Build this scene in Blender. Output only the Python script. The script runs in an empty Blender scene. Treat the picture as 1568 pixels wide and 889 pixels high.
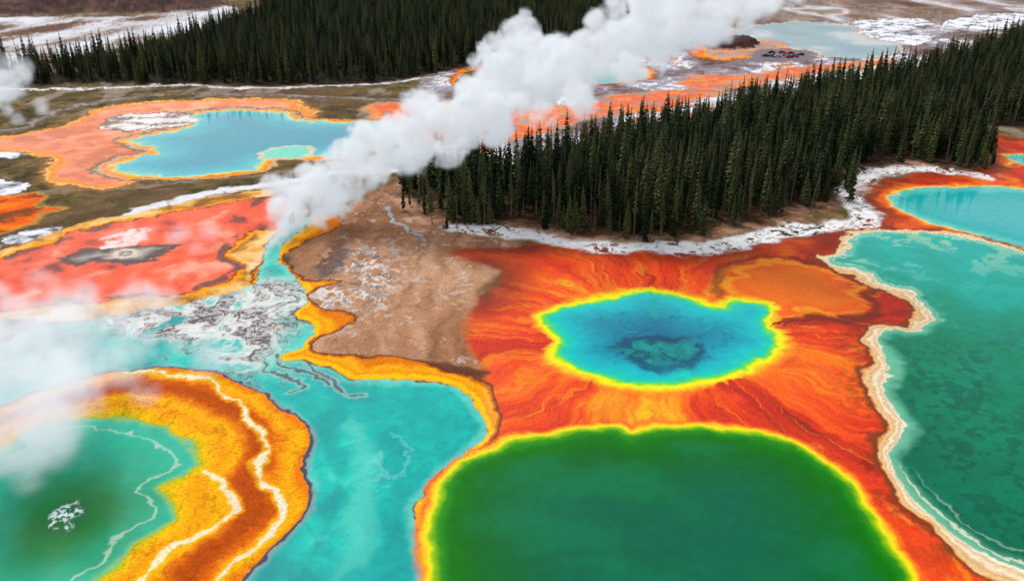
import bpy, math, random, time
import numpy as np
from mathutils import Vector
T0=time.time()
rng=np.random.default_rng(7); random.seed(7)
scene=bpy.context.scene
# ------------------------------------------------------------------ image pixels projected onto the ground from an estimated camera
H=100.0; PITCH=math.radians(25.0); F=1230.7; CX,CY=784.0,444.5
cp,sp=math.cos(PITCH),math.sin(PITCH)
def at_h(px,py,h=0.0):
    rx=(px-CX)/F; ry=-(py-CY)/F
    dx=rx; dy=cp+ry*sp; dz=-sp+ry*cp
    t=(h-H)/dz
    return (dx*t,dy*t,h,t)
def W(px,py):
    a=at_h(px,py); return (a[0],a[1])
def smooth(pts,n=3,closed=True):
    P=np.array(pts,float); N=len(P); out=[]
    rngi=range(N) if closed else range(N-1)
    for i in rngi:
        if closed: p0,p1,p2,p3=P[(i-1)%N],P[i],P[(i+1)%N],P[(i+2)%N]
        else: p0,p1,p2,p3=P[max(i-1,0)],P[i],P[i+1],P[min(i+2,N-1)]
        for k in range(n):
            t=k/n
            out.append(0.5*((2*p1)+(-p0+p2)*t+(2*p0-5*p1+4*p2-p3)*t*t+(-p0+3*p1-3*p2+p3)*t**3))
    if not closed: out.append(P[-1])
    return np.array(out)
def poly(pts,n=3): return np.array([W(a,b) for a,b in smooth(pts,n)],np.float32)
def line(pts,n=3): return np.array([W(a,b) for a,b in smooth(pts,n,False)],np.float32)
BIG=60.0
def sdf(pl,X,Y,m=40.0,closed=True):
    out=np.full(X.shape,BIG,np.float32)
    x0,y0=pl.min(0)-m; x1,y1=pl.max(0)+m
    idx=np.nonzero((X>x0)&(X<x1)&(Y>y0)&(Y<y1))[0]
    if len(idx)==0: return out
    x=X[idx];y=Y[idx]
    d=np.full(x.shape,1e9,np.float32); ins=np.zeros(x.shape,bool)
    n=len(pl)
    for i in range(n if closed else n-1):
        ax,ay=pl[i]; bx,by=pl[(i+1)%n]
        ex,ey=bx-ax,by-ay; L=ex*ex+ey*ey+1e-9
        wx=x-ax; wy=y-ay
        t=np.clip((wx*ex+wy*ey)/L,0,1)
        ux=wx-ex*t; uy=wy-ey*t
        np.minimum(d,ux*ux+uy*uy,out=d)
        if closed and ay!=by:
            c=((ay>y)!=(by>y))&(wx<(ex/ey if ey!=0 else 0)*wy)
            ins^=c
    d=np.sqrt(d)
    if closed: d=np.where(ins,-d,d)
    out[idx]=d
    return out
TAB=rng.random((256,256)).astype(np.float32)
def vn(x,y):
    xf=np.floor(x); yf=np.floor(y)
    a=x-xf; b=y-yf
    a=a*a*(3-2*a); b=b*b*(3-2*b)
    xi=xf.astype(np.int64)&255; yi=yf.astype(np.int64)&255
    x2=(xi+1)&255; y2=(yi+1)&255
    return ((TAB[xi,yi]*(1-a)+TAB[x2,yi]*a)*(1-b)+(TAB[xi,y2]*(1-a)+TAB[x2,y2]*a)*b).astype(np.float32)
def fbm(x,y,o=4):
    s=0;a=1;t=0
    for i in range(o):
        s=s+a*vn(x*(2.03**i)+17.3*i,y*(2.03**i)+31.7*i); t+=a; a*=0.52
    return s/t
def ss(a,b,v):
    t=np.clip((v-a)/(b-a),0,1); return t*t*(3-2*t)
def S(r,g,b):
    def f(c):
        c/=255.0
        return c/12.92 if c<=0.04045 else ((c+0.055)/1.055)**2.4
    return np.array([f(r),f(g),f(b)],np.float32)
def ramp(v,st):
    p=[s[0] for s in st]; c=[S(*s[1]) for s in st]
    return np.stack([np.interp(v,p,[k[i] for k in c]) for i in range(3)],-1).astype(np.float32)
def mix(col,m,c):
    m=m[:,None]
    return col*(1-m)+c*m
# ------------------------------------------------------------------ outlines
P={}
P['forest_far']=poly([(-150,120),(0,131),(60,131),(200,128),(400,132),(560,128),(650,116),(760,95),(860,76),(935,55),(1010,10),(1020,-25),(700,-40),(430,-15),(400,30),(330,55),(270,78),(200,98),(100,112),(0,118),(-150,100)])
P['forest_pen']=poly([(615,290),(640,320),(690,348),(760,347),(800,350),(870,362),(960,371),(1050,366),(1130,348),(1180,343),(1230,322),(1300,300),(1325,262),(1400,252),(1500,264),(1526,242),(1500,215),(1470,190),(1520,120),(1620,60),(1568,66),(1450,103),(1350,136),(1200,160),(1100,191),(1000,216),(900,241),(780,274),(700,270)])
P['forest_right']=poly([(1475,186),(1568,196),(1700,205),(1800,60),(1620,40),(1560,66),(1500,100),(1470,120)])
P['A']=poly([(175,250),(240,236),(236,226),(200,214),(240,206),(292,194),(298,176),(360,169),(430,171),(440,181),(500,187),(560,187),(610,190),(600,215),(520,238),(470,240),(412,243),(390,262),(320,267),(250,272),(190,265)])
P['Ai']=poly([(410,232),(440,226),(475,229),(470,238),(430,242),(408,240)])
P['Amat']=poly([(-80,212),(0,214),(80,200),(130,183),(170,165),(250,158),(430,153),(455,165),(480,178),(440,186),(300,195),(240,215),(240,236),(195,250),(185,262),(200,276),(150,288),(85,275),(92,252),(60,236),(0,228),(-80,230)])
P['Awhite']=poly([(160,188),(200,178),(290,174),(290,190),(240,198),(190,203),(160,200)])
P['B']=poly([(-80,415),(0,398),(60,380),(140,352),(230,335),(330,315),(440,303),(452,325),(430,350),(385,355),(345,385),(350,402),(372,412),(335,437),(250,453),(150,464),(60,470),(-80,474)])
P['Brim']=poly([(-80,400),(0,386),(60,370),(140,342),(230,325),(330,304),(450,292),(462,325),(440,352),(405,385),(398,425),(345,452),(260,472),(120,490),(0,484),(-80,490)])
P['Bisl']=poly([(85,403),(115,392),(150,382),(180,384),(215,375),(278,376),(250,388),(235,402),(190,410),(150,404),(130,410)])
P['C']=poly([(-150,560),(0,525),(60,505),(190,480),(300,460),(385,436),(400,425),(403,388),(440,352),(452,333),(474,338),(438,372),(428,392),(445,420),(470,455),(455,480),(482,503),(462,530),(425,546),(470,557),(510,565),(535,583),(600,580),(690,592),(722,615),(742,660),(715,692),(680,718),(655,757),(632,780),(645,830),(655,889),(660,960),(300,980),(-250,980)])
P['D']=poly([(440,345),(500,330),(520,345),(455,382),(436,397),(462,430),(520,432),(470,450),(490,470),(538,488),(520,505),(484,520),(475,537),(525,545),(560,552),(600,548),(680,570),(742,590),(766,640),(752,676),(700,712),(668,760),(650,785),(662,840),(675,889),(690,960),(500,900),(400,600),(380,500),(400,400)])
P['E']=poly([(470,350),(520,325),(600,295),(680,300),(760,350),(800,380),(790,400),(735,440),(720,500),(735,560),(700,580),(600,556),(500,560),(420,560),(450,420)])
P['Edark']=poly([(520,545),(600,553),(690,560),(750,572),(735,580),(690,574),(600,565),(540,560)])
P['F']=poly([(690,384),(760,383),(830,378),(930,382),(1060,386),(1150,381),(1230,366),(1300,346),(1345,330),(1330,300),(1345,280),(1400,268),(1500,262),(1522,245),(1490,215),(1520,205),(1568,214),(1700,215),(1700,560),(1700,960),(660,960),(640,800),(700,690),(745,660),(742,600),(745,570),(718,520),(715,480),(770,420),(700,395)])
P['lobe']=poly([(1106,436),(1120,415),(1150,404),(1205,400),(1262,410),(1300,430),(1326,440),(1318,455),(1330,470),(1290,488),(1240,480),(1200,490),(1150,474),(1120,455)])
P['G']=poly([(832,490),(850,476),(870,466),(890,460),(940,455),(965,447),(1000,443),(1040,450),(1078,468),(1102,470),(1130,460),(1165,465),(1186,482),(1172,500),(1196,520),(1192,540),(1158,553),(1140,570),(1060,585),(1000,595),(930,583),(880,565),(842,545),(852,515)],4)
P['Gd']=poly([(935,530),(965,512),(1010,512),(1060,520),(1082,540),(1050,562),(1000,568),(955,555)])
P['H']=poly([(655,820),(660,780),(700,715),(760,682),(830,664),(940,655),(968,664),(1010,651),(1090,650),(1170,662),(1240,690),(1300,738),(1340,790),(1380,850),(1402,889),(1420,970),(1100,1150),(700,1150),(660,960),(655,880)],4)
P['I']=poly([(1268,400),(1295,388),(1308,362),(1350,352),(1400,357),(1450,362),(1500,369),(1568,387),(1720,430),(1760,960),(1690,930),(1568,876),(1482,832),(1432,790),(1382,740),(1358,690),(1385,655),(1370,630),(1350,590),(1366,560),(1345,535),(1350,512),(1400,502),(1430,480),(1400,450),(1345,436),(1330,420)],4)
P['J']=poly([(1363,297),(1400,289),(1480,286),(1568,290),(1700,300),(1700,400),(1568,379),(1500,361),(1440,346),(1390,327)])
P['J2']=poly([(1545,240),(1568,238),(1680,245),(1680,262),(1568,256)])
P['Kr']=poly([(-120,640),(0,625),(60,598),(130,578),(230,564),(310,570),(380,590),(434,622),(452,645),(470,665),(462,720),(468,770),(440,810),(405,850),(365,889),(320,970),(-250,980)],4)
P['K']=poly([(-120,720),(0,690),(40,665),(100,645),(180,637),(240,650),(285,672),(302,702),(288,728),(246,748),(272,785),(240,812),(200,832),(170,870),(150,889),(110,970),(-250,980)],4)
P['L']=poly([(1125,52),(1170,38),(1240,34),(1300,40),(1325,58),(1375,68),(1350,86),(1275,88),(1240,76),(1150,68)])
P['lot']=poly([(1150,92),(1165,77),(1200,76),(1245,80),(1240,92),(1190,97)])
P['L2']=poly([(1290,38),(1350,30),(1420,31),(1412,44),(1370,50),(1430,58),(1400,70),(1345,66),(1315,56)])
P['L3']=poly([(1440,36),(1500,24),(1600,20),(1700,24),(1700,40),(1560,44),(1480,46)])
P['M']=poly([(885,118),(905,104),(950,98),(985,106),(988,118),(950,126),(905,127)])
P['N']=poly([(700,118),(720,108),(770,104),(800,110),(790,124),(750,132),(712,130)])
P['O']=poly([(1075,84),(1090,66),(1150,60),(1205,66),(1195,74),(1150,84),(1110,92)])
P['Obr']=poly([(1080,75),(1105,61),(1145,61),(1163,70),(1140,77),(1100,79)])
P['Q']=poly([(1040,124),(1080,117),(1140,118),(1200,108),(1350,92),(1360,98),(1210,118),(1130,134),(1060,136)])
P['R']=poly([(560,165),(640,158),(700,165),(780,160),(880,165),(950,148),(1080,137),(1090,150),(1000,172),(900,185),(800,215),(720,240),(640,222),(600,205)])
P['plain']=poly([(640,165),(700,95),(930,60),(1020,10),(1100,-20),(1900,-30),(1900,60),(1568,66),(1450,100),(1350,130),(1200,155),(1100,180),(930,225),(780,262),(700,240)])
P['flat']=poly([(-150,35),(0,28),(200,26),(335,10),(365,22),(310,45),(200,70),(80,92),(-150,105)])
P['hill']=poly([(-200,0),(0,24),(100,22),(250,20),(345,8),(300,-25),(0,-60),(-200,-50)])
P['orL']=poly([(-60,310),(20,303),(45,298),(65,303),(50,315),(90,320),(60,330),(20,352),(-60,365)])
P['w1']=poly([(-60,228),(0,226),(52,230),(30,242),(-60,250)])
P['w2']=poly([(-60,282),(0,279),(45,284),(20,298),(-60,308)])
P['w3']=poly([(0,368),(60,352),(100,352),(70,368),(10,378)])
P['crust']=poly([(150,490),(250,470),(360,450),(420,430),(460,450),(465,480),(420,520),(370,560),(330,530),(240,515)])
P['w4']=poly([(130,375),(190,355),(240,352),(210,372),(160,390)])
LN={}
LN['shore']=line([(-100,140),(0,139),(150,137),(250,132),(400,136),(550,131),(650,121),(760,100),(860,82)])
LN['path']=line([(-100,212),(0,203),(50,193),(80,175),(150,158),(250,146),(400,147),(560,153),(690,152)])
LN['w5']=line([(200,330),(250,315),(330,296),(420,283),(500,268),(600,262)])
LN['tan']=line([(-60,392),(60,372),(160,342),(300,304),(420,290),(500,262),(640,240)])
LN['tan2']=line([(-60,320),(100,290),(200,288),(330,272),(480,262),(560,240)])
LN['creek']=line([(588,318),(600,338),(625,352),(650,370)])
LN['K1']=line([(190,568),(225,567),(260,574),(300,578),(330,590),(350,612),(372,618),(375,645),(400,665),(416,690),(398,712),(404,740),(430,765),(424,795),(395,835),(355,862),(330,889),(290,950)])
LN['K2']=line([(318,722),(335,740),(362,772),(340,795),(300,820),(265,832),(240,858),(215,889)])
LN['pw']=line([(690,352),(780,358),(900,378),(1040,383),(1140,374),(1230,352),(1330,340),(1300,300),(1330,268),(1420,262),(1500,270)])
LN['road']=line([(640,175),(800,140),(960,120),(1100,102),(1180,88),(1240,80),(1300,92),(1420,60),(1600,40)])
LN['c1']=line([(392,540),(405,552),(400,565),(430,572),(455,580),(462,592),(445,596)])
LN['c2']=line([(470,556),(488,572),(512,590),(530,603),(556,604)])
LN['c3']=line([(400,545),(420,540),(428,556),(450,566),(480,575),(500,592)])
LN['f1']=line([(-50,545),(60,512),(190,500),(290,512),(360,545),(430,590),(520,625),(560,700),(540,889)])
LN['f2']=line([(-50,560),(90,525),(210,515),(310,535),(400,590),(480,640),(520,720),(480,860),(440,950)])
gc=P['G'].mean(0); kc=np.array(W(100,790))
# ------------------------------------------------------------------ field evaluation
def evaluate(X,Y):
    X=X.astype(np.float32);Y=Y.astype(np.float32)
    dist=np.sqrt(X*X+Y*Y); k=np.clip(dist/200,0.6,3)
    n1=fbm(X/9,Y/9,4)-.5; n2=fbm(X/9+50,Y/9+90,4)-.5
    n3=fbm(X/2.1+9,Y/2.1,3)-.5; n4=fbm(X/2.1+70,Y/2.1+20,3)-.5
    x=X+(n1*5.2+n3*1.9)*k; y=Y+(n2*5.2+n4*1.9)*k
    nA=fbm(X/45,Y/45,5); nB=fbm(x/7+3,y/7+8,4); nC=fbm(x/1.6,y/1.6+40,3)
    rid=1-np.abs(2*fbm(x/11+20,y/11+5,5)-1)   # ridged
    D={q:sdf(P[q],x,y) for q in P}
    Ls={q:sdf(LN[q],x,y,30,False) for q in LN}
    e=0.22*k
    def inside(q,off=0.0,w=1.0): return 1-ss(-e*w,e*w,D[q]+off)
    # grass / brown base
    col=ramp(nB+0.35*(nC-.5),[(0.2,(56,46,26)),(0.42,(86,76,40)),(0.55,(104,88,50)),(0.7,(128,100,68)),(0.85,(150,128,108))])
    col=mix(col,0.5*ss(.5,.62,nA),S(104,78,56))
    col=mix(col,ss(.56,.66,fbm(X/14+40,Y/30,5))*.5*ss(300,420,Y),S(176,160,146))
    wet=np.zeros(X.shape,np.float32)
    # far plain
    sx=fbm(X/38,Y/70+9,5)
    pc=ramp(sx+0.35*(rid-.7)+0.15*(nC-.5),[(0.28,(96,70,54)),(0.38,(134,110,108)),(0.46,(150,140,150)),(0.54,(172,170,184)),(0.58,(236,234,240)),(0.63,(238,238,242)),(0.67,(150,130,124)),(0.75,(214,130,70)),(.8,(160,130,116))])
    col=mix(col,inside('plain',0,12),pc)
    fc=ramp(fbm(x/30,y/90,5)+0.3*(nC-.5),[(0.3,(100,72,58)),(0.42,(150,125,110)),(0.5,(190,188,192)),(0.7,(225,226,232))])
    col=mix(col,inside('flat',0,8),fc)
    col=mix(col,inside('hill',0,12),ramp(nB,[(0.3,(48,34,34)),(0.55,(78,54,50)),(0.75,(110,76,64))]))
    far=ss(760,900,Y)*(1-inside('hill'))*ss(-100,80,X-Y*0.2)
    col=mix(col,far*.8,ramp(fbm(X/60,Y/140+4,4),[(0.35,(96,72,52)),(0.5,(130,102,78)),(0.58,(160,150,150)),(0.63,(226,226,230)),(.72,(150,130,100))]))
    # lines
    def stroke(q,w,c,thr=None,a=1.0):
        nonlocal col
        m=1-ss(w*.6,w*1.3,Ls[q])
        if thr is not None: m=m*ss(thr-.08,thr+.08,nB*.5+rid*.5)
        col=mix(col,m*a,S(*c))
    stroke('path',4.5,(112,98,88)); stroke('path',1.4,(160,150,142),.5)
    stroke('tan2',3.5,(140,120,100),.55); stroke('tan',3.2,(186,160,132),.4); stroke('tan',1.0,(90,62,48),.45)
    stroke('w5',3.6,(228,230,234),.5)
    stroke('road',5,(128,118,122))
    # far forest floor + shore
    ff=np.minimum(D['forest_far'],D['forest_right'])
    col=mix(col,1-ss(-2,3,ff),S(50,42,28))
    stroke('shore',4.2,(130,112,100)); stroke('shore',2.6,(230,230,236),.38)
    for q in ('w1','w2','w3','L2','L3'):
        col=mix(col,inside(q),ramp(nB,[(0.3,(90,95,105)),(0.42,(190,195,205)),(0.5,(238,238,242))]))
        col=mix(col,(1-ss(.3,1.6,np.abs(D[q]-1.2)))*.7,S(88,66,52))
    # orange bits left
    d=D['orL']; col=mix(col,1-ss(0,4,d),S(196,150,80)); col=mix(col,1-ss(-.3,.8,d),ramp(nB,[(0.35,(120,70,40)),(0.5,(230,96,20)),(0.7,(244,130,40))]))
    for q in ('R','Q'):
        d=D[q]+9*(nA-.45)+5*(nB-.45)
        col=mix(col,1-ss(0,5,d),S(190,160,130))
        col=mix(col,1-ss(-1,1.5,d),ramp(rid*.6+nB*.4,[(0.45,(160,140,140)),(0.56,(214,110,66)),(0.68,(236,92,16)),(0.78,(250,146,36)),(0.86,(176,150,146))]))
        wet=np.maximum(wet,1-ss(-1,1,d))
    for q,wd in (('M',5),('N',6),('O',7),('L',3)):
        d=D[q]
        col=mix(col,1-ss(wd,wd+2.5,d),S(120,80,60)); 
        col=mix(col,1-ss(wd-1,wd+1,d),ramp(d+3*(nB-.5),[(0,(252,176,50)),(wd*.5,(244,124,16)),(wd,(200,90,30))]) if q!='L' else S(215,190,160))
    d=D['N']; col=mix(col,1-ss(-1,1,d),S(98,84,48)) 
    # A region
    d=D['Amat']
    col=mix(col,1-ss(3.5,6,d),S(150,104,62)); col=mix(col,1-ss(1.6,3.2,d+1*(nB-.5)),S(244,196,130)); col=mix(col,1-ss(.4,1.4,d),S(250,140,16))
    mc=ramp(nB*.6+nA*.5,[(0.35,(204,108,66)),(0.5,(236,130,88)),(0.62,(244,154,116)),(0.75,(240,182,146))])
    mc=mix(mc,ss(300,420,Y)*ss(-150,-110,X)*.8,S(246,140,30))
    col=mix(col,(1-ss(-3.5,-1.5,d)),mc)
    d2=D['A']
    col=mix(col,(1-ss(6.,9,d2)),S(112,84,50)); col=mix(col,(1-ss(4.2,6,d2)),S(208,180,140)); col=mix(col,1-ss(2.8,4.2,d2+1.5*(nB-.5)),ramp(d2,[(0,(254,206,100)),(1.5,(250,166,20)),(3.5,(238,110,10))]))
    d3=D['Awhite']; col=mix(col,1-ss(.5,2.5,d3),S(90,66,52)); col=mix(col,1-ss(-.5,.8,d3),ramp(rid,[(0.6,(245,242,240)),(0.85,(225,215,210)),(0.95,(130,100,90))]))
    wet=np.maximum(wet,1-ss(-1,1,d))
    # B region
    d=D['Brim']
    col=mix(col,1-ss(.2,1.5,d),ramp(nB,[(0.3,(150,100,60)),(0.5,(226,168,92)),(0.7,(246,208,150))]))
    db=D['B']
    col=mix(col,(1-ss(1.4,3.0,db)),ramp(db+2*(nC-.5),[(0,(90,52,48)),(.8,(242,146,24)),(2.2,(246,176,60))]))
    bc=ramp(rid*.40+nB*.45+nA*.3,[(0.48,(120,40,30)),(0.56,(216,70,20)),(0.66,(234,84,38)),(0.78,(238,106,72)),(0.9,(242,158,132))])
    col=mix(col,1-ss(-.5,.1,db),bc)
    edgeB=(1-ss(.6,2.4,np.abs(db+1.2+4*(nA-.5))))*ss(.44,.54,nB)
    col=mix(col,edgeB*.9,S(70,44,44))
    d=D['w4']; col=mix(col,(1-ss(-2,1,d))*ss(.4,.6,nB)*.9,S(240,228,226))
    d=D['Bisl']; col=mix(col,1-ss(-.3,.6,d+4.5*(nB-.5)+2*(nC-.5)),ramp(d+3*(nB-.5),[(-6,(170,160,152)),(-3.5,(120,105,98)),(-2,(74,50,48)),(0,(88,52,46))]))
    vb=np.array(W(192,393)); rr=np.hypot((x-vb[0])/6.0,(y-vb[1])/5.0)+.5*(nB-.5)
    col=mix(col,1-ss(.7,1.3,rr),ramp(rr+.8*(nC-.5),[(0,(215,205,195)),(.3,(120,100,95)),(.6,(225,210,195)),(1.2,(180,160,145))]))
    wet=np.maximum(wet,1-ss(-1,1,db))
    # E brown ground
    d=D['E']
    flow=fbm(x/4+9,y/26+3,4)
    ec=ramp(flow*.4+nA*.5+.12*(nC-.5)+.06,[(0.32,(124,84,60)),(0.45,(152,108,80)),(0.56,(172,128,98)),(0.7,(196,156,128))])
    ec=mix(ec,ss(.95,1.0,1-np.abs(2*fbm(x/9+8,y/16+3,4)-1))*.4,S(112,78,60))
    col=mix(col,1-ss(-1,3,d),ec)
    sc=np.array(W(545,430)); r2=np.hypot((x-sc[0])/16,(y-sc[1])/38)
    col=mix(col,(1-ss(.5,1.1,r2))*ss(.50,.57,nC*.6+nB*.4)*.9,S(226,216,210))
    col=mix(col,(1-ss(.5,1.0,r2))*ss(.56,.62,rid*.2+nC*.7)*.8,S(72,46,42))
    col=mix(col,(1-ss(-2,2,d))*ss(.63,.69,nC*.5+nB*.5)*.5,S(210,196,186))
    sc=np.array(W(505,400)); r2=np.hypot((x-sc[0])/7,(y-sc[1])/20)
    col=mix(col,(1-ss(.5,1.1,r2))*ss(.42,.56,nC*.5+nB*.5)*.8,S(70,40,40))
    d=Ls['creek']; col=mix(col,1-ss(.8,2.0,d),S(130,96,74)); col=mix(col,1-ss(.5,.9,d),S(160,166,170))
    # peninsula forest floor
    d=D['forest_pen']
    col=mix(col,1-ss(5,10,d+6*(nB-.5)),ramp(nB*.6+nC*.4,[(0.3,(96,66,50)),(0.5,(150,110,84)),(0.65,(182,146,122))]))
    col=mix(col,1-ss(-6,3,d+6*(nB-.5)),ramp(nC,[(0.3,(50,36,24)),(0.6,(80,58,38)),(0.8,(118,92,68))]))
    # F orange mat
    d=D['F']; ang=np.arctan2(y-gc[1],x-gc[0]); r=np.hypot(x-gc[0],y-gc[1])
    aw=ang+.30*(fbm(X/26+3,Y/26+5,3)-.5)
    st=fbm(aw*3.4+.5*n1,r/44+2,4); st2=fbm(aw*10+1.0*n2+7,r/44,3); st3=fbm(aw*40+1.0*n1+70,r/34,3)
    sv=st*.50+st2*.32+st3*.18+.02*(nC-.5)
    near=(1-ss(3,30,D['G']+0*r))*.045
    fcol=ramp(sv+near,[(0.30,(150,38,8)),(0.40,(194,52,4)),(0.48,(220,68,0)),(0.56,(236,88,0)),(0.63,(246,114,2)),(0.70,(254,150,14)),(.78,(255,192,48))])
    vein=1-np.abs(2*fbm(aw*7+.9*n1+31,r/60+7,3)-1)
    fcol=mix(fcol,ss(.92,1.0,vein)*.42,S(255,170,40))
    vein=1-np.abs(2*fbm(aw*16+.9*n1+3,r/40+17,3)-1)
    fcol=mix(fcol,ss(.92,1.0,vein)*.35,S(150,40,8))
    edge=ss(-16,-1,d+8*(nB-.5))*ss(-5,15,Y-gc[1]+0*X)
    fcol=mix(fcol,edge*.88,ramp(nB,[(0.3,(104,40,30)),(0.55,(144,52,30)),(0.8,(180,80,46))]))
    dl=D['lobe']; fan=fbm((Y-gc[1]+x*.25)/4.5+1.5*n1,x/24,3)
    fcol=mix(fcol,(1-ss(-1.5,1.5,dl))*.92,ramp(dl+12*(fan-.5),[(-9,(248,122,6)),(-5,(242,100,4)),(-2,(252,166,34)),(-.6,(250,138,18)),(0.6,(214,76,14))]))
    fcol=mix(fcol,(1-ss(.3,2.6,np.abs(dl-2.2)))*.75,S(112,38,22))
    dI=D['I']; m=(1-ss(2,14,dI))*ss(.46,.62,nB*.55+nC*.45); fcol=mix(fcol,m*.8,S(112,36,12))
    lt=ss(-18,-58,X+ (nA-.5)*22+(nB-.5)*10)*ss(gc[1]-28,gc[1]+8,Y)
    fcol=mix(fcol,np.clip(lt*1.25,0,1),ec*np.array([.98,.80,.72],np.float32))
    fm=1-ss(-1.5,2.5,d)
    col=mix(col,fm,fcol); wet=np.maximum(wet,fm)
    d=D['Edark']; col=mix(col,(1-ss(-.8,1.2,d))*.85,S(84,42,30))
    # white/grey shore line of the peninsula
    m=(1-ss(2.8,6.5,Ls['pw']+4*(nB-.5)))*ss(.36,.46,nC*.55+nB*.45)
    col=mix(col,m*.97,ramp(nC,[(0.24,(150,132,124)),(0.34,(230,224,222)),(0.5,(250,248,250))]))
    # D gold shore then C
    dC=np.maximum(D['C'],-D['Kr']); d=D['D']
    gcol=ramp(D['C']+2.4*(nB-.5)+.9*(nC-.5),[(0,(92,80,80)),(.28,(220,160,90)),(.6,(250,184,34)),(1.6,(252,202,54)),(2.6,(240,146,16)),(4.2,(248,176,34)),(6.5,(220,126,16))])
    col=mix(col,1-ss(.5,1.3,d),S(98,54,32)); col=mix(col,1-ss(-.1,.5,d),S(200,106,18)); col=mix(col,1-ss(-.8,-.3,d),gcol)
    nf=fbm(x/16+9,y/22,4)
    cc=ramp(nA*.5+nB*.25+.55*nf+.08*(nC-.5),[(0.35,(8,134,138)),(0.52,(16,154,152)),(0.66,(32,174,166)),(0.8,(62,194,180)),(0.95,(120,208,192))])
    cc=mix(cc,ss(-3.0,-.2,dC+1.5*(nB-.5))*.6,S(130,212,196))
    cc=mix(cc,ss(.9,.99,1-np.abs(2*fbm(x/6+1,y/9+3,4)-1))*.2,S(14,118,128))
    for q,w_,c in (('f1',3.6,(116,208,192)),('f2',2.6,(18,128,134))):
        cc=mix(cc,(1-ss(w_*.1,w_*1.3,Ls[q]+5*(nB-.5)))*.42*ss(.38,.55,nf),S(*c))
    hb=np.array(W(598,700)); rb=np.hypot((x-hb[0])/5,(y-hb[1])/11)
    cc=mix(cc,(1-ss(.3,1.1,rb+(nB-.5)))*.35,S(18,128,140))
    cc=mix(cc,(1-ss(.04,.2,np.abs(rb-.6+.8*(nC-.5))))*.3*ss(.4,.5,nB),S(150,220,220))
    # crusty upper part
    cr=(1-ss(-3,8,D['crust']))
    v=1-np.abs(2*fbm(x/9+33+n1*2,y/16+12,5)-1)
    crc=ramp(v+.25*(nC-.5)+.3*(nA-.5),[(0.50,(90,184,178)),(0.62,(176,208,202)),(0.74,(224,224,220)),(0.86,(196,192,190)),(0.92,(110,100,102)),(0.96,(52,44,48)),(1.0,(190,186,184))])
    cc=mix(cc,cr*ss(.34,.48,nA*.4+nB*.6),crc)
    # thin grey-blue veins running out of the crust into the basin
    vv=1-np.abs(2*fbm(x/10+63,y/13+2,5)-1); cv=(1-ss(4,22,D['crust']))*(1-cr)
    cc=mix(cc,cv*ss(.90,.95,vv)*.5,S(150,190,190)); cc=mix(cc,cv*ss(.955,.985,vv)*.8,S(58,84,96))
    for q in ('c1','c2','c3'):
        lw=Ls[q]+1.1*(nC-.5)+1.2*(nB-.5)
        cc=mix(cc,(1-ss(.5,1.5,lw))*.6,S(160,190,186)); cc=mix(cc,(1-ss(.1,.45,lw))*.8,S(60,66,72))
    cm=1-ss(-e*.6,e*.6,dC)
    col=mix(col,cm,cc)
    # K ring
    dR=D['Kr']; dK=D['K']
    col=mix(col,(1-ss(1.2,2.0,dR+1.8*(nB-.5)))*.8,S(120,150,156)); col=mix(col,1-ss(.7,1.1,dR+.8*(nC-.5)),S(60,62,76)); 
    t=np.clip(dK/(dK-dR+1e-3),0,1)+.18*(nB-.5)+.05*(nC-.5)
    kc_=ramp(t,[(0,(190,186,70)),(.06,(244,190,36)),(.2,(240,158,14)),(.34,(248,180,22)),(.42,(222,124,6)),(.5,(188,86,4)),(.6,(176,78,4)),(.72,(210,102,4)),(.80,(246,152,12)),(.9,(251,182,20)),(1,(234,130,6))])
    kc_=mix(kc_,ss(.93,.99,1-np.abs(2*fbm(x/4,y/4+3,4)-1))*.4,S(140,62,4))
    kmask=1-ss(.05,.35,dR)
    col=mix(col,kmask,kc_)
    for q,a in (('K1',1.0),('K2',.9)):
        lw=Ls[q]+1.2*(nC-.5)+1.0*(nB-.5)
        m=(1-ss(.25,.75,lw))*kmask*a; col=mix(col,(1-ss(.6,1.8,lw))*kmask*.6,S(255,200,70)); col=mix(col,m*.92,S(250,234,204))
    # K water
    dv=np.hypot((x-kc[0]),(y-kc[1])*.8)
    kw=ramp(dv+9*(nA-.5)+4*(nB-.5),[(0,(4,100,36)),(7,(12,122,60)),(12,(32,148,110)),(20,(54,174,146)),(30,(80,186,160))])
    kw=mix(kw,(1-ss(.10,.5,np.abs(dK+4.0+4*(nB-.5)+1.2*(nC-.5))))*ss(.32,.46,nA)*.6,S(190,214,190))
    kw=mix(kw,(1-ss(1.8,3.2,dv+3*(nC-.5)+1.5*(nB-.5)))*ss(.43,.50,fbm(x/.5,y/.5,3)),S(220,238,238))
    kw=mix(kw,ss(-1.6,0,dK)*.6,S(160,190,80))
    col=mix(col,1-ss(-.1,.25,dK),kw)
    # G prismatic pool
    d=D['G']+1.6*(nB-.5)
    gcl=ramp(d,[(-20,(0,110,138)),(-12,(0,142,162)),(-6,(4,178,188)),(-2.6,(28,196,178)),(-1.1,(116,214,88)),(-.3,(226,232,30)),(.5,(254,235,12)),(1.4,(255,204,8)),(2.7,(250,150,6)),(4.5,(236,104,4))])
    dd=D['Gd']+5*(nB-.5)+2*(nC-.5)
    gcl=mix(gcl,(1-ss(-1,2.0,dd))*.8,S(0,60,94))
    gcl=mix(gcl,(1-ss(-4,-2.4,dd+2*(rid-.6)))*.7,S(24,138,128))
    gcl=mix(gcl,(1-ss(-4,-2,dd))*ss(.52,.58,nC*.5+nB*.5)*.6,S(0,60,90))
    gcl=mix(gcl,ss(.52,.6,fbm(x/5+5,y/5,4))*(1-ss(-11,-7,D['G']))*.4,S(40,172,162))
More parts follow.
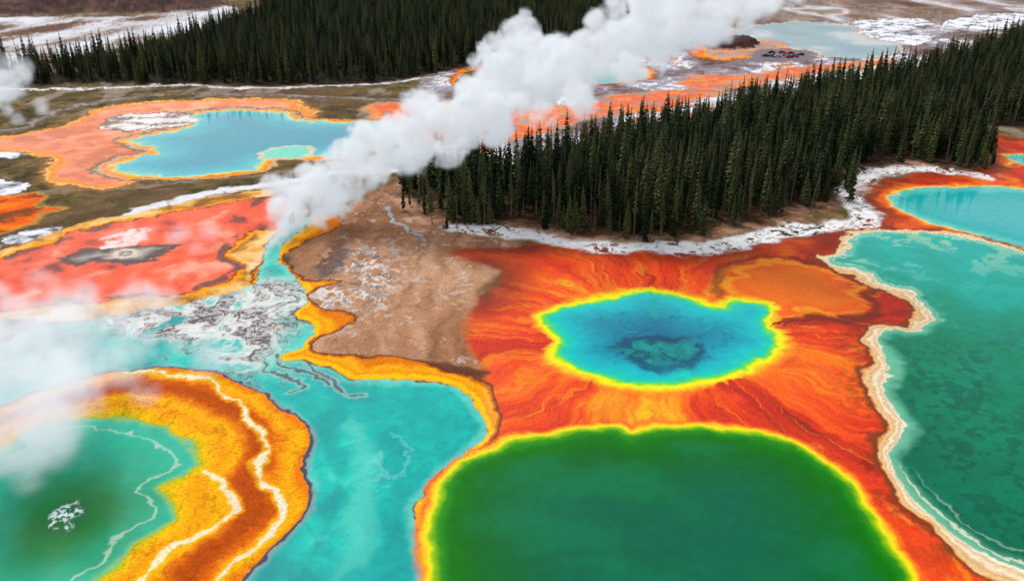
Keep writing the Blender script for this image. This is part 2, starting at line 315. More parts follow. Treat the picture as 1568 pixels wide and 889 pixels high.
    gcl=mix(gcl,ss(.94,.99,1-np.abs(2*fbm(x/6+15,y/6,4)-1))*(1-ss(-9,-6,D['G']))*.4,S(0,82,116))
    col=mix(col,1-ss(1.4,4.0+26*np.clip(sv-.46,-.08,.2),D['G']+6*(st3-.5)+3*(st2-.5)),gcl)
    # H green pool
    d=(D['H']+.7*(nA-.5)+.5*(nB-.5))*1.25
    hc=ramp(d,[(-30,(0,98,70)),(-18,(0,100,52)),(-10,(0,102,30)),(-5,(2,112,8)),(-2.6,(52,138,2)),(-1.1,(146,192,6)),(-.2,(240,226,14)),(.6,(255,198,14)),(1.4,(246,126,8)),(2.6,(220,72,4))])
    hc=mix(hc,(1-ss(-10,-5,d))*ss(.42,.66,fbm(X/20+7,Y/14,4))*.45,S(0,124,80))
    col=mix(col,1-ss(.8,2.8,D['H']+1.8*(nB-.5)),hc)
    # J + I
    for q in ('J','J2'):
        d=D[q]
        col=mix(col,1-ss(3,5.,d),S(236,106,8)); col=mix(col,1-ss(1.0,2.6,d+1.2*(nB-.5)),S(250,180,64)); col=mix(col,1-ss(.2,.9,d),S(250,225,160))
        col=mix(col,1-ss(-.4,.2,d),ramp(d+3*(nA-.5),[(-20,(80,178,182)),(-8,(50,172,170)),(-1,(110,200,188))]))
    d=D['I']; wv=2.4+8.5*(fbm(x/17+2,y/17,3)-.34)
    wv=np.clip(wv,1.0,6)
    col=mix(col,1-ss(wv+.3,wv+1.8,d+.8*(nC-.5)),S(120,58,32))
    col=mix(col,1-ss(wv-.3,wv+.2,d),ramp(d/wv+.25*(nC-.5)+.4*(nB-.5),[(0,(246,238,216)),(.22,(220,186,142)),(.4,(250,236,206)),(.6,(218,174,122)),(.8,(236,202,156)),(1.0,(228,140,66))]))
    yy=Y-170
    icl=ramp(np.clip(yy/110,-1,1)*.5+.5*(nA-.5)+.25*(nB-.5),[(-.35,(4,92,70)),(-.05,(8,128,94)),(.15,(16,146,122)),(.4,(34,172,162)),(.6,(72,192,182))])
    icl=mix(icl,ss(.47,.6,nB*.5+nC*.5)*(1-ss(165,205,Y))*(1-ss(7,14,np.abs(d+13)))*.55,S(4,74,60))
    icl=mix(icl,ss(-4.2,0,d+(nB-.5)*2)*.65,S(136,208,176))
    icl=mix(icl,(1-ss(.12,.45,np.abs(d+2.0+3*(nB-.5)+(nC-.5))))*ss(.40,.56,nA)*.7,S(236,236,206))
    icl=mix(icl,(1-ss(.12,.5,np.abs(d+5+6*(nB-.5)+(nC-.5))))*ss(.42,.6,nA)*.3,S(200,226,206))
    icl=mix(icl,ss(205,260,Y)*ss(.6,.68,nB)*.5,S(180,210,170))
    col=mix(col,1-ss(-.15,.2,d),icl)
    # A, L, M, O water
    col=mix(col,1-ss(-.5,.5,D['A']),ramp(D['A']+6*(nA-.5),[(-22,(46,144,166)),(-10,(56,164,182)),(-3,(76,184,188)),(0,(180,210,170))]))
    d=D['Ai']; col=mix(col,1-ss(2,4,d),S(206,200,160)); col=mix(col,1-ss(-.5,1,d),S(110,210,190))
    col=mix(col,1-ss(-1,1,D['L']),ramp(nA,[(0.3,(120,154,166)),(0.6,(150,180,190)),(0.7,(205,210,214))]))
    col=mix(col,1-ss(-1,1,D['M']),S(96,180,184)); col=mix(col,1-ss(-1,1,D['O']),ramp(nB,[(.3,(160,140,140)),(.6,(214,160,130))]))
    col=mix(col,1-ss(-1,3,D['lot']),S(126,118,122))
    col=mix(col,1-ss(-1,1.5,D['Obr']),S(66,40,38))
    wd={'A':D['A'],'C':dC,'G':D['G'],'H':D['H'],'I':D['I'],'J':D['J'],'J2':D['J2'],'K':D['K'],'L':np.maximum(np.maximum(D['L'],2-D['O']),3-D['lot']),'M':D['M']}
    mn=np.min(np.stack(list(wd.values())),0)
    z=np.where(mn>0,0.02+np.clip(mn,0,20)*.03,np.clip(mn,-6,0)*.12)
    z=z+np.where(mn>0,np.clip(mn/6,0,1)*(nB-.45)*.5,0)
    ff=np.minimum(np.minimum(D['forest_far'],D['forest_right']),D['forest_pen'])
    z=z+np.clip(-ff,0,30)*.06
    z=z+np.clip(-D['Obr'],0,8)*.5+ np.clip(-D['hill'],0,60)*.25
    z=z+np.where(Y>1100,(Y-1100)*.02*nA,0)
    return col,z.astype(np.float32),wet,wd,D
# ------------------------------------------------------------------ ground sheet
pxs=np.concatenate([[CX-60*F,CX-12*F,CX-4*F,CX-2*F,-900,-560,-400,-300],np.arange(-240,1810,1.4),[1860,1960,2120,2450,CX+2*F,CX+4*F,CX+12*F,CX+60*F]])
pys=np.concatenate([np.arange(960,-50,-1.25),np.arange(-50,-100,-4),[-104,-110,-116,-121,-124,-126]])
PX,PY=np.meshgrid(pxs,pys)
rx=(PX-CX)/F; ry=-(PY-CY)/F
t=-H/(-sp+ry*cp); GX=rx*t; GY=(cp+ry*sp)*t
row0=np.stack([GX[0]*40,np.full(GX.shape[1],-9000.)]); 
GX=np.vstack([row0[0][None],GX]); GY=np.vstack([row0[1][None],GY])
nr,nc=GX.shape
fx=GX.ravel(); fy=GY.ravel()
col,zz,wet,wd,DD=evaluate(fx,fy)
zz[:nc]=0
GAIN=0.93
lum=(col@np.array([.2126,.7152,.0722],np.float32))[:,None]
sat=1+.11*np.clip((col.max(1)-col.min(1))*3,0,1)[:,None]
col=lum+(col-lum)*sat
col=np.clip(col*GAIN,0.002,.85)
print('eval',time.time()-T0,nr,nc)
idx=np.arange(nr*nc).reshape(nr,nc)
quads=np.stack([idx[:-1,:-1],idx[:-1,1:],idx[1:,1:],idx[1:,:-1]],-1).reshape(-1,4)
def grid_mesh(name,vx,vy,vz,q,c,w):
    me=bpy.data.meshes.new(name)
    me.vertices.add(len(vx)); me.vertices.foreach_set('co',np.stack([vx,vy,vz],-1).astype(np.float32).ravel())
    me.loops.add(q.size); me.loops.foreach_set('vertex_index',q.astype(np.int32).ravel())
    me.polygons.add(len(q)); me.polygons.foreach_set('loop_start',(np.arange(len(q))*4).astype(np.int32))
    try: me.polygons.foreach_set('loop_total',np.full(len(q),4,np.int32))
    except Exception: pass
    a=me.attributes.new('tint','FLOAT_COLOR','POINT'); a.data.foreach_set('color',np.concatenate([c,np.ones((len(c),1),np.float32)],1).astype(np.float32).ravel())
    a=me.attributes.new('wet','FLOAT','POINT'); a.data.foreach_set('value',w.astype(np.float32))
    me.update(calc_edges=True); me.shade_smooth()
    ob=bpy.data.objects.new(name,me); scene.collection.objects.link(ob); return ob
# ------------------------------------------------------------------ materials
def newmat(n):
    m=bpy.data.materials.new(n); m.use_nodes=True; nt=m.node_tree; b=nt.nodes['Principled BSDF']; return m,nt,b
def N(nt,t,**k):
    n=nt.nodes.new(t)
    for a,v in k.items(): setattr(n,a,v)
    return n
def ground_material():
    m,nt,b=newmat('mineral_ground'); L=nt.links.new
    a=N(nt,'ShaderNodeAttribute',attribute_name='tint'); w=N(nt,'ShaderNodeAttribute',attribute_name='wet')
    tc=N(nt,'ShaderNodeTexCoord')
    n1=N(nt,'ShaderNodeTexNoise'); n1.inputs['Scale'].default_value=1.6; n1.inputs['Detail'].default_value=5; n1.inputs['Roughness'].default_value=.70
    L(tc.outputs['Object'],n1.inputs['Vector'])
    # dry ground is grainy, wet microbial mat much smoother
    lo=N(nt,'ShaderNodeMapRange'); lo.inputs['To Min'].default_value=.70; lo.inputs['To Max'].default_value=.82; L(w.outputs['Fac'],lo.inputs['Value'])
    hi=N(nt,'ShaderNodeMapRange'); hi.inputs['To Min'].default_value=1.28; hi.inputs['To Max'].default_value=1.18; L(w.outputs['Fac'],hi.inputs['Value'])
    mr=N(nt,'ShaderNodeMapRange'); mr.inputs['From Min'].default_value=.3; mr.inputs['From Max'].default_value=.7
    L(lo.outputs['Result'],mr.inputs['To Min']); L(hi.outputs['Result'],mr.inputs['To Max'])
    L(n1.outputs['Fac'],mr.inputs['Value'])
    vm=N(nt,'ShaderNodeVectorMath',operation='SCALE'); L(a.outputs['Color'],vm.inputs[0]); L(mr.outputs['Result'],vm.inputs['Scale'])
    L(vm.outputs['Vector'],b.inputs['Base Color'])
    r=N(nt,'ShaderNodeMapRange'); r.inputs['To Min'].default_value=.95; r.inputs['To Max'].default_value=.4; L(w.outputs['Fac'],r.inputs['Value']); L(r.outputs['Result'],b.inputs['Roughness'])
    b.inputs['Specular IOR Level'].default_value=.12
    bp=N(nt,'ShaderNodeBump'); bp.inputs['Distance'].default_value=.28; bp.inputs['Strength'].default_value=.65; L(n1.outputs['Fac'],bp.inputs['Height']); L(bp.outputs['Normal'],b.inputs['Normal'])
    return m
def water_material():
    m,nt,b=newmat('spring_water'); L=nt.links.new
    a=N(nt,'ShaderNodeAttribute',attribute_name='tint'); tc=N(nt,'ShaderNodeTexCoord')
    n1=N(nt,'ShaderNodeTexNoise'); n1.inputs['Scale'].default_value=.35; n1.inputs['Detail'].default_value=5; n1.inputs['Roughness'].default_value=.6
    L(tc.outputs['Object'],n1.inputs['Vector'])
    mr=N(nt,'ShaderNodeMapRange'); mr.inputs['From Min'].default_value=.3; mr.inputs['From Max'].default_value=.7; mr.inputs['To Min'].default_value=.90; mr.inputs['To Max'].default_value=1.08
    L(n1.outputs['Fac'],mr.inputs['Value'])
    vm=N(nt,'ShaderNodeVectorMath',operation='SCALE'); L(a.outputs['Color'],vm.inputs[0]); L(mr.outputs['Result'],vm.inputs['Scale'])
    L(vm.outputs['Vector'],b.inputs['Base Color'])
    b.inputs['Roughness'].default_value=.06; b.inputs['IOR'].default_value=1.33; b.inputs['Specular IOR Level'].default_value=.2
    n2=N(nt,'ShaderNodeTexNoise'); n2.inputs['Scale'].default_value=1.5; n2.inputs['Detail'].default_value=3; L(tc.outputs['Object'],n2.inputs['Vector'])
    bp=N(nt,'ShaderNodeBump'); bp.inputs['Distance'].default_value=.02; bp.inputs['Strength'].default_value=.25; L(n2.outputs['Fac'],bp.inputs['Height']); L(bp.outputs['Normal'],b.inputs['Normal'])
    return m
MG=ground_material(); MW=water_material()
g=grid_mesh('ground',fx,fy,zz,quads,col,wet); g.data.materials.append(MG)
used=np.zeros(len(quads),bool)
for q,dw in wd.items():
    neg=dw<0
    f=neg[quads].any(1)&~used
    if not f.any(): continue
    used|=f
    qq=quads[f]; u,inv=np.unique(qq,return_inverse=True)
    o=grid_mesh('hot_spring_pool',fx[u],fy[u],np.zeros(len(u)),inv.reshape(-1,4),col[u],wet[u]); o.data.materials.append(MW)
print('ground',time.time()-T0)
# ------------------------------------------------------------------ conifers
def foliage_mat(name,c1,c2):
    m,nt,b=newmat(name); L=nt.links.new
    oi=N(nt,'ShaderNodeObjectInfo'); tc=N(nt,'ShaderNodeTexCoord')
    n=N(nt,'ShaderNodeTexNoise'); n.inputs['Scale'].default_value=1.4; n.inputs['Detail'].default_value=2; L(tc.outputs['Object'],n.inputs['Vector'])
    ad=N(nt,'ShaderNodeMath',operation='ADD'); L(n.outputs['Fac'],ad.inputs[0]); 
    mu=N(nt,'ShaderNodeMath',operation='MULTIPLY_ADD'); mu.inputs[1].default_value=1.2; mu.inputs[2].default_value=-.6; L(oi.outputs['Random'],mu.inputs[0]); L(mu.outputs[0],ad.inputs[1])
    r=N(nt,'ShaderNodeValToRGB'); r.color_ramp.elements[0].position=.15; r.color_ramp.elements[0].color=(*c1,1); r.color_ramp.elements[1].position=1.0; r.color_ramp.elements[1].color=(*c2,1)
    L(ad.outputs[0],r.inputs['Fac']); L(r.outputs['Color'],b.inputs['Base Color']); b.inputs['Roughness'].default_value=.8; b.inputs['Specular IOR Level'].default_value=.08
    return m
MF=foliage_mat('conifer_needles',(.010,.025,.009),(.11,.135,.045))
MF2=foliage_mat('conifer_needles_dry',(.07,.062,.04),(.15,.13,.09))
mb,nt,b=newmat('conifer_bark'); b.inputs['Base Color'].default_value=(.18,.15,.12,1); b.inputs['Roughness'].default_value=.9
def conifer(name,h,R,seed,dens=1.0,dead=False,bare=.12):
    r=random.Random(seed); V=[];Fc=[];M=[]
    n=6; rings=5
    for i in range(rings):
        z=h*i/(rings-1); rad=.21*(1-.93*i/(rings-1))+.01
        for j in range(n):
            a=2*math.pi*j/n; V.append((rad*math.cos(a),rad*math.sin(a),z-.4*(i==0)))
    for i in range(rings-1):
        for j in range(n):
            Fc.append((i*n+j,i*n+(j+1)%n,(i+1)*n+(j+1)%n,(i+1)*n+j)); M.append(1)
    z=h*bare
    while z<h*.985:
        f=z/h
        L0=R*(1-f)**.8*(1.0 if f>.3 else .5+f*1.66)
        nb=int(r.uniform(5.5,8.5)*dens)
        if f>.85: nb=max(4,int(nb*.7))
        for k in range(nb):
            if r.random()<.14: continue
            a=r.uniform(0,2*math.pi); L1=L0*r.uniform(.4,1.3)+.1
            droop=r.uniform(.15,.5)*L1*(1.2-f); w=L1*r.uniform(.20,.34)+.05
            ca,sa=math.cos(a),math.sin(a)
            def pt(s,t_,dz): return (ca*s-sa*t_,sa*s+ca*t_,z+dz+r.uniform(-.05,.05))
            b0=len(V)
            V.extend([pt(0,0,.1),pt(L1*.45,w,-droop*.45),pt(L1,0,-droop),pt(L1*.45,-w,-droop*.45),pt(L1*.55,0,-droop*.25+.1),pt(L1*.6,r.uniform(-.2,.2),-droop-.35*w-.3),pt(L1*.2,0,-.35)])
            if dead:
                Fc.append((b0,b0+4,b0+2)); M.append(0); continue
            Fc.extend([(b0,b0+1,b0+4),(b0+1,b0+2,b0+4),(b0+2,b0+3,b0+4),(b0+3,b0,b0+4),(b0+4,b0+2,b0+5),(b0+4,b0+5,b0+6)]); M.extend([0]*6)
        z+=h*.025*r.uniform(.6,1.4)/dens
    b0=len(V); V.extend([(.1,0,h-.5),(-.05,.09,h-.5),(-.05,-.09,h-.5),(0,0,h+.45)])
    Fc.extend([(b0,b0+1,b0+3),(b0+1,b0+2,b0+3),(b0+2,b0,b0+3)]); M.extend([0]*3)
    me=bpy.data.meshes.new(name); me.from_pydata(V,[],Fc); me.polygons.foreach_set('material_index',M)
    me.materials.append(MF2 if dead else MF); me.materials.append(mb); me.update()
    return bpy.data.objects.new(name,me)
protos=[conifer('spruce_tree',18,2.2,1),conifer('spruce_tree',17,1.7,2,bare=.3),conifer('spruce_tree',21,2.6,3,1.1,bare=.06),conifer('spruce_tree',13,2.2,4,bare=.05),conifer('spruce_tree',20,1.4,5,.9,bare=.4),conifer('dead_spruce_tree',16,1.4,6,.8,True)]
def scatter(q,spacing,keep=lambda d,n:True,seed=0,xmax=1e9):
    r=np.random.default_rng(seed); pl=P[q]; x0,y0=pl.min(0); x1,y1=pl.max(0)
    xs=np.arange(x0,x1,spacing); ys=np.arange(y0,y1,spacing)
    X,Y=np.meshgrid(xs,ys); X=X.ravel()+r.uniform(-.7,.7,X.size)*spacing; Y=Y.ravel()+r.uniform(-.7,.7,Y.size)*spacing
    d=sdf(pl,X.astype(np.float32),Y.astype(np.float32)); m=(d<0)&keep(d,fbm(X/9,Y/9,3))
    m&=np.abs(X)<xmax
    return X[m],Y[m],d[m]
def forest(name,xs,ys,ds,smin,smax,seed,edge=8):
    r=np.random.default_rng(seed); n=len(xs)
    _,z,_,_,_=evaluate(np.array(xs),np.array(ys))
    me=bpy.data.meshes.new(name); me.vertices.add(n); me.vertices.foreach_set('co',np.stack([xs,ys,z],-1).astype(np.float32).ravel())
    sc=r.uniform(smin,smax,n)*(1-.7*np.clip(1+ds/edge,0,1)*r.random(n)**1.2); sc*=np.where(r.random(n)<.2,r.uniform(.4,.8,n),1)
    sc*=.82+.36*fbm(np.array(xs)/22,np.array(ys)/22,3)
    rot=np.stack([r.normal(0,.028,n),r.normal(0,.028,n),r.uniform(0,6.28,n)],-1)
    kind=r.choice(6,n,p=[.22,.19,.18,.14,.20,.07])
    a=me.attributes.new('size','FLOAT','POINT'); a.data.foreach_set('value',sc.astype(np.float32))
    a=me.attributes.new('turn','FLOAT_VECTOR','POINT'); a.data.foreach_set('vector',rot.astype(np.float32).ravel())
    a=me.attributes.new('kind','INT','POINT'); a.data.foreach_set('value',kind.astype(np.int32))
    ob=bpy.data.objects.new(name,me); scene.collection.objects.link(ob)
    ng=bpy.data.node_groups.new(name+'_nodes','GeometryNodeTree')
    ng.interface.new_socket('Geometry',in_out='INPUT',socket_type='NodeSocketGeometry'); ng.interface.new_socket('Geometry',in_out='OUTPUT',socket_type='NodeSocketGeometry')
    gi=ng.nodes.new('NodeGroupInput'); go=ng.nodes.new('NodeGroupOutput'); jn=ng.nodes.new('GeometryNodeJoinGeometry'); L=ng.links.new
    def na(nm,dt):
        k=ng.nodes.new('GeometryNodeInputNamedAttribute'); k.data_type=dt; k.inputs['Name'].default_value=nm; return k.outputs['Attribute']
    s=na('size','FLOAT'); t_=na('turn','FLOAT_VECTOR'); kd=na('kind','INT')
    for i,p in enumerate(protos):
        oi=ng.nodes.new('GeometryNodeObjectInfo'); oi.inputs['Object'].default_value=p; oi.inputs['As Instance'].default_value=True
        cmp=ng.nodes.new('FunctionNodeCompare'); cmp.data_type='INT'; cmp.operation='EQUAL'
        ints=[x for x in cmp.inputs if x.type=='INT']; L(kd,ints[0]); ints[1].default_value=i
        ip=ng.nodes.new('GeometryNodeInstanceOnPoints'); L(gi.outputs[0],ip.inputs['Points']); L(cmp.outputs['Result'],ip.inputs['Selection']); L(oi.outputs['Geometry'],ip.inputs['Instance'])
        er=ng.nodes.new('FunctionNodeEulerToRotation'); L(t_,er.inputs[0]); L(er.outputs[0],ip.inputs['Rotation']); L(s,ip.inputs['Scale'])
        L(ip.outputs[0],jn.inputs[0])
    L(jn.outputs[0],go.inputs[0])
    md=ob.modifiers.new('scatter','NODES'); md.node_group=ng
    return ob
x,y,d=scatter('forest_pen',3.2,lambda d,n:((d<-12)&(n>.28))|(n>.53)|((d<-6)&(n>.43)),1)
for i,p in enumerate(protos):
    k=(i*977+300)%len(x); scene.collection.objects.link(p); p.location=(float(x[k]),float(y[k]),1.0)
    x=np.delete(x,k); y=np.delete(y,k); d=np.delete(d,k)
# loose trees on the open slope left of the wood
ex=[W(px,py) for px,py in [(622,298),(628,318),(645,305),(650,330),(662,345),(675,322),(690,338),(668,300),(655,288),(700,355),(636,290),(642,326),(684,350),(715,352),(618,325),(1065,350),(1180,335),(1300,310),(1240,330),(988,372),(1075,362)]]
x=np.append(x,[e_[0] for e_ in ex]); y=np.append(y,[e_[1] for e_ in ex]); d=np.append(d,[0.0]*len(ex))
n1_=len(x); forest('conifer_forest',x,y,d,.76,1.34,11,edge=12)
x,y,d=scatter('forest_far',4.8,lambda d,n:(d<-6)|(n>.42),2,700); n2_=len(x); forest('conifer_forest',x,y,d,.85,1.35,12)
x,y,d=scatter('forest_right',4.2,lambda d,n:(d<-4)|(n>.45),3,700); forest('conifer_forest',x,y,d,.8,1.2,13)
print('trees',n1_,n2_,len(x),time.time()-T0)
# ------------------------------------------------------------------ parked cars
def simple(name,c,rough=.5,metal=0):
    m,nt,b=newmat(name); b.inputs['Roughness'].default_value=rough; b.inputs['Metallic'].default_value=metal
    n=N(nt,'ShaderNodeTexNoise'); n.inputs['Scale'].default_value=3; r=N(nt,'ShaderNodeValToRGB')
    r.color_ramp.elements[0].color=(*[v*.85 for v in c],1); r.color_ramp.elements[1].color=(*c,1); nt.links.new(n.outputs['Fac'],r.inputs['Fac']); nt.links.new(r.outputs['Color'],b.inputs['Base Color']); return m
glass=simple('car_glass',(.02,.025,.03),.1); tyre=simple('car_tyre',(.02,.02,.02),.8)
def car(loc,rot,paint,sc=1.0):
    V=[];Fc=[];M=[]
    prof=[(-2.2,.35),(-2.25,.75),(-2.1,.95),(-1.7,1.0),(-1.25,1.48),(.35,1.5),(1.05,1.0),(2.0,.85),(2.25,.7),(2.25,.35)]
    for sgn in (-1,1):
        for (a,b_) in prof: V.append((a,sgn*(.92 if b_<1.2 else .72),b_))
    n=len(prof)
    for i in range(n):
        j=(i+1)%n; Fc.append((i,j,n+j,n+i)); M.append(1 if (i,j) in ((3,4),(5,6)) else 0)
    Fc.append((0,1,2,3,6,7,8,9)); M.append(0); Fc.append((n,n+9,n+8,n+7,n+6,n+3,n+2,n+1)); M.append(0)
    Fc.append((3,4,5,6)); M.append(1); Fc.append((n+3,n+6,n+5,n+4)); M.append(1)
    for wx in (-1.35,1.4):
        for wy in (-.93,.93):
            b0=len(V); K=14
            for s in (-.13,.13):
                for k in range(K): V.append((wx+.35*math.cos(2*math.pi*k/K),wy+s,.35+.35*math.sin(2*math.pi*k/K)))
            for k in range(K): Fc.append((b0+k,b0+(k+1)%K,b0+K+(k+1)%K,b0+K+k)); M.append(2)
            Fc.append(tuple(range(b0,b0+K))); M.append(2); Fc.append(tuple(range(b0+K,b0+2*K))[::-1]); M.append(2)
    me=bpy.data.meshes.new('parked_car'); me.from_pydata(V,[],Fc); me.polygons.foreach_set('material_index',M)
    for m in (paint,glass,tyre): me.materials.append(m)
    me.update(); o=bpy.data.objects.new('parked_car',me); scene.collection.objects.link(o); o.location=loc; o.rotation_euler=(0,0,rot); o.scale=(sc,sc,sc)
paints=[simple('car_paint_white',(.7,.7,.72),.3),simple('car_paint_red',(.5,.02,.02),.3),simple('car_paint_dark',(.03,.035,.05),.3),simple('car_paint_silver',(.35,.36,.38),.3,.4)]
for i,(px,py,pc) in enumerate([(1172,88,2),(1181,83,2),(1190,89,0),(1197,83,1),(1203,88,2),(1210,84,1),(1216,89,1),(1225,86,2),(1182,88,2),(1208,90,1)]):
    cx,cy=W(px,py); z=float(evaluate(np.array([cx]),np.array([cy]))[1][0]); car((cx,cy,z+.02),math.radians([10,5,170,-8,100,12,-5,175,95,8][i]),paints[pc],1.35)
# ------------------------------------------------------------------ steam
def steam_mat(name,dens,emi,nscale,lo,hi,step=2.0):
    m=bpy.data.materials.new(name); m.use_nodes=True; nt=m.node_tree; nt.nodes.clear(); L=nt.links.new
    o=N(nt,'ShaderNodeOutputMaterial'); v=N(nt,'ShaderNodeVolumePrincipled'); L(v.outputs[0],o.inputs['Volume'])
    v.inputs['Color'].default_value=(.97,.985,1,1); v.inputs['Density Attribute'].default_value=''
    v.inputs['Anisotropy'].default_value=.0
    try: m.cycles.volume_step_rate=step
    except Exception as e: print(e)
    a=N(nt,'ShaderNodeAttribute',attribute_name='density'); tc=N(nt,'ShaderNodeTexCoord')
    n=N(nt,'ShaderNodeTexNoise'); n.inputs['Scale'].default_value=nscale; n.inputs['Detail'].default_value=4; n.inputs['Roughness'].default_value=.66; n.inputs['Distortion'].default_value=.5; L(tc.outputs['Object'],n.inputs['Vector'])
    mr=N(nt,'ShaderNodeMapRange'); mr.inputs['From Min'].default_value=lo; mr.inputs['From Max'].default_value=hi; L(n.outputs['Fac'],mr.inputs['Value'])
    mu=N(nt,'ShaderNodeMath',operation='MULTIPLY'); L(a.outputs['Fac'],mu.inputs[0]); L(mr.outputs['Result'],mu.inputs[1])
    m2=N(nt,'ShaderNodeMath',operation='MULTIPLY'); L(mu.outputs[0],m2.inputs[0]); m2.inputs[1].default_value=dens; L(m2.outputs[0],v.inputs['Density'])
    if emi>0:  # self-glow added to the steam, standing in for multiply scattered light
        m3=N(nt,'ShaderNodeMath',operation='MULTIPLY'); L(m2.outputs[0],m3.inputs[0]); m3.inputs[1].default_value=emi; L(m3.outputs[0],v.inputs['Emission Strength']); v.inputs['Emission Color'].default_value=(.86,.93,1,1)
    return m
def steam(name,pts,mat,voxel):
    pts=np.array(pts,np.float32)
    me=bpy.data.meshes.new(name); me.vertices.add(len(pts)); me.vertices.foreach_set('co',pts[:,:3].ravel())
    a=me.attributes.new('rad','FLOAT','POINT'); a.data.foreach_set('value',pts[:,3].copy())
    ob=bpy.data.objects.new(name,me); scene.collection.objects.link(ob)
    ng=bpy.data.node_groups.new(name+'_nodes','GeometryNodeTree')
    ng.interface.new_socket('Geometry',in_out='INPUT',socket_type='NodeSocketGeometry'); ng.interface.new_socket('Geometry',in_out='OUTPUT',socket_type='NodeSocketGeometry')
    gi=ng.nodes.new('NodeGroupInput'); go=ng.nodes.new('NodeGroupOutput'); L=ng.links.new
    k=ng.nodes.new('GeometryNodeInputNamedAttribute'); k.data_type='FLOAT'; k.inputs['Name'].default_value='rad'
    mp=ng.nodes.new('GeometryNodeMeshToPoints'); L(gi.outputs[0],mp.inputs['Mesh']); L(k.outputs['Attribute'],mp.inputs['Radius'])
    pv=ng.nodes.new('GeometryNodePointsToVolume'); 
    try: pv.resolution_mode='VOXEL_SIZE'
    except Exception as e: print('mode',e)
    L(mp.outputs[0],pv.inputs['Points']); pv.inputs['Density'].default_value=1.0; pv.inputs['Voxel Size'].default_value=voxel; L(k.outputs['Attribute'],pv.inputs['Radius'])
    sm=ng.nodes.new('GeometryNodeSetMaterial'); sm.inputs['Material'].default_value=mat; L(pv.outputs[0],sm.inputs['Geometry']); L(sm.outputs[0],go.inputs[0])
    md=ob.modifiers.new('cloud','NODES'); md.node_group=ng; ob.data.materials.append(mat)
    return ob
AX=[]
for px,py,h,rp in [(380,412,1,8),(410,385,1,14),(440,350,4,30),(455,318,8,46),(500,290,14,56),(545,250,22,50),(590,235,27,60),(640,205,32,58),(700,190,36,54),(745,165,40,68),(800,115,46,78),(850,105,52,70),(910,92,57,60),(965,62,62,72),(1010,48,66,68),(1060,36,70,54),(1105,22,73,54),(1160,10,76,36),(1205,4,79,24),(1235,-6,80,12)]:
    a=at_h(px,py,h); AX.append((a[0],a[1],a[2],rp*a[3]/F))
AX=smooth(AX,7,False)
pts=[]; r=random.Random(5)
def rdir():
    while True:
        v=np.array([r.uniform(-1,1) for _ in range(3)]); l=np.linalg.norm(v)
        if .1<l<1: return v/l
def puff(p,R1,n2=8):
    pts.append((*p,R1))
    for _ in range(n2):
        R2=R1*r.uniform(.25,.55); q=p+rdir()*R1*r.uniform(.8,1.02); pts.append((*q,R2))
        if r.random()<.6:
            for _ in range(3):
                R3=R2*r.uniform(.3,.6); pts.append((*(q+rdir()*R2*.85),max(R3,.6)))
for i,c in enumerate(AX):
    R=c[3]; pts.append((*c[:3],R*.45))
    for _ in range(2):
        R1=R*r.uniform(.25,.52); puff(c[:3]+rdir()*(R-R1)*r.uniform(.5,1.1),R1)
for px,py,h,rp in [(800,52,60,30),(790,72,56,34),(885,150,50,26),(905,165,47,16),(640,160,38,26),(720,145,44,28),(1000,8,74,34),(940,15,72,22),(1050,0,77,26),(560,205,26,24),(430,292,9,24),(470,275,14,26),(600,195,32,22),(960,105,57,26),(1010,95,58,18),(690,235,31,24),(830,175,45,22),(1130,-5,80,20),(740,80,40,12),(725,92,38,12),(738,72,41,10)]:
    a=at_h(px,py,h); puff(np.array(a[:3]),rp*a[3]/F,9)
pts=[p for p in pts if p[2]-p[3]>-1.5]
print('puffs',len(pts))
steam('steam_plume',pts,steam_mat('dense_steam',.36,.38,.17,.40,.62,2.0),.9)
mist=[]
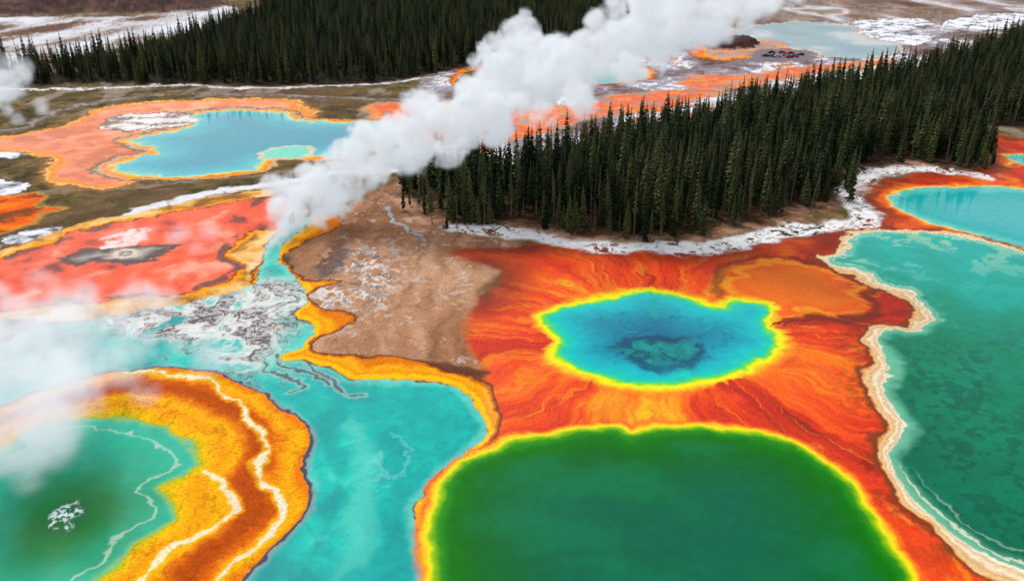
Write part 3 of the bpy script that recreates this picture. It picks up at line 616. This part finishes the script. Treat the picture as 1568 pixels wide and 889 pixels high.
def mistblob(px,py,h,sx,sy,sz,n,rad):
    a=at_h(px,py,h)
    for _ in range(n):
        p=(a[0]+r.gauss(0,sx),a[1]+r.gauss(0,sy),max(1,a[2]+r.gauss(0,sz))); R=rad*r.uniform(.5,1.2); mist.append((*p,min(R,p[2]+1.5)))
mistblob(-10,600,12,9,12,4,66,6); mistblob(20,500,7,14,9,2.0,46,5); mistblob(120,540,8,11,7,2,36,5); mistblob(-10,650,12,7,8,3,44,6); mistblob(0,690,10,5,5,3,20,5)
mistblob(0,130,14,9,8,4,26,7); mistblob(5,170,6,10,8,2,12,5); mistblob(300,360,4,12,7,1.5,14,4); mistblob(120,455,4,16,5,1.5,14,4)
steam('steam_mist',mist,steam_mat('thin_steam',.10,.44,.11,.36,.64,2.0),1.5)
# ------------------------------------------------------------------ light, camera
w=bpy.data.worlds.new('World'); scene.world=w; w.use_nodes=True; nt=w.node_tree; bg=nt.nodes['Background']
sky=nt.nodes.new('ShaderNodeTexSky'); sky.sky_type='NISHITA'; sky.sun_disc=False; sky.sun_elevation=math.radians(52); sky.sun_rotation=math.radians(-40); sky.dust_density=4; sky.air_density=1.0
hs=nt.nodes.new('ShaderNodeHueSaturation'); hs.inputs['Saturation'].default_value=.3; nt.links.new(sky.outputs[0],hs.inputs['Color']); nt.links.new(hs.outputs[0],bg.inputs['Color']); bg.inputs['Strength'].default_value=.15
sd=bpy.data.lights.new('sun','SUN'); sd.energy=1.5; sd.angle=math.radians(12); sd.color=(1,.98,.94)
so=bpy.data.objects.new('sun',sd); scene.collection.objects.link(so)
el,az=math.radians(52),math.radians(-40)
dv=Vector((math.sin(az)*math.cos(el),math.cos(az)*math.cos(el),math.sin(el)))
so.rotation_euler=dv.to_track_quat('Z','Y').to_euler(); so.location=(0,0,200)
cd=bpy.data.cameras.new('camera'); cd.sensor_width=36; cd.lens=18/(784/F); cd.clip_end=60000; cd.clip_start=1
co=bpy.data.objects.new('camera',cd); scene.collection.objects.link(co); co.location=(0,0,H); co.rotation_euler=(math.radians(90)-PITCH,0,0)
scene.camera=co
scene.view_settings.view_transform='Standard'; scene.view_settings.look='None'; scene.view_settings.exposure=0
print('done',time.time()-T0)
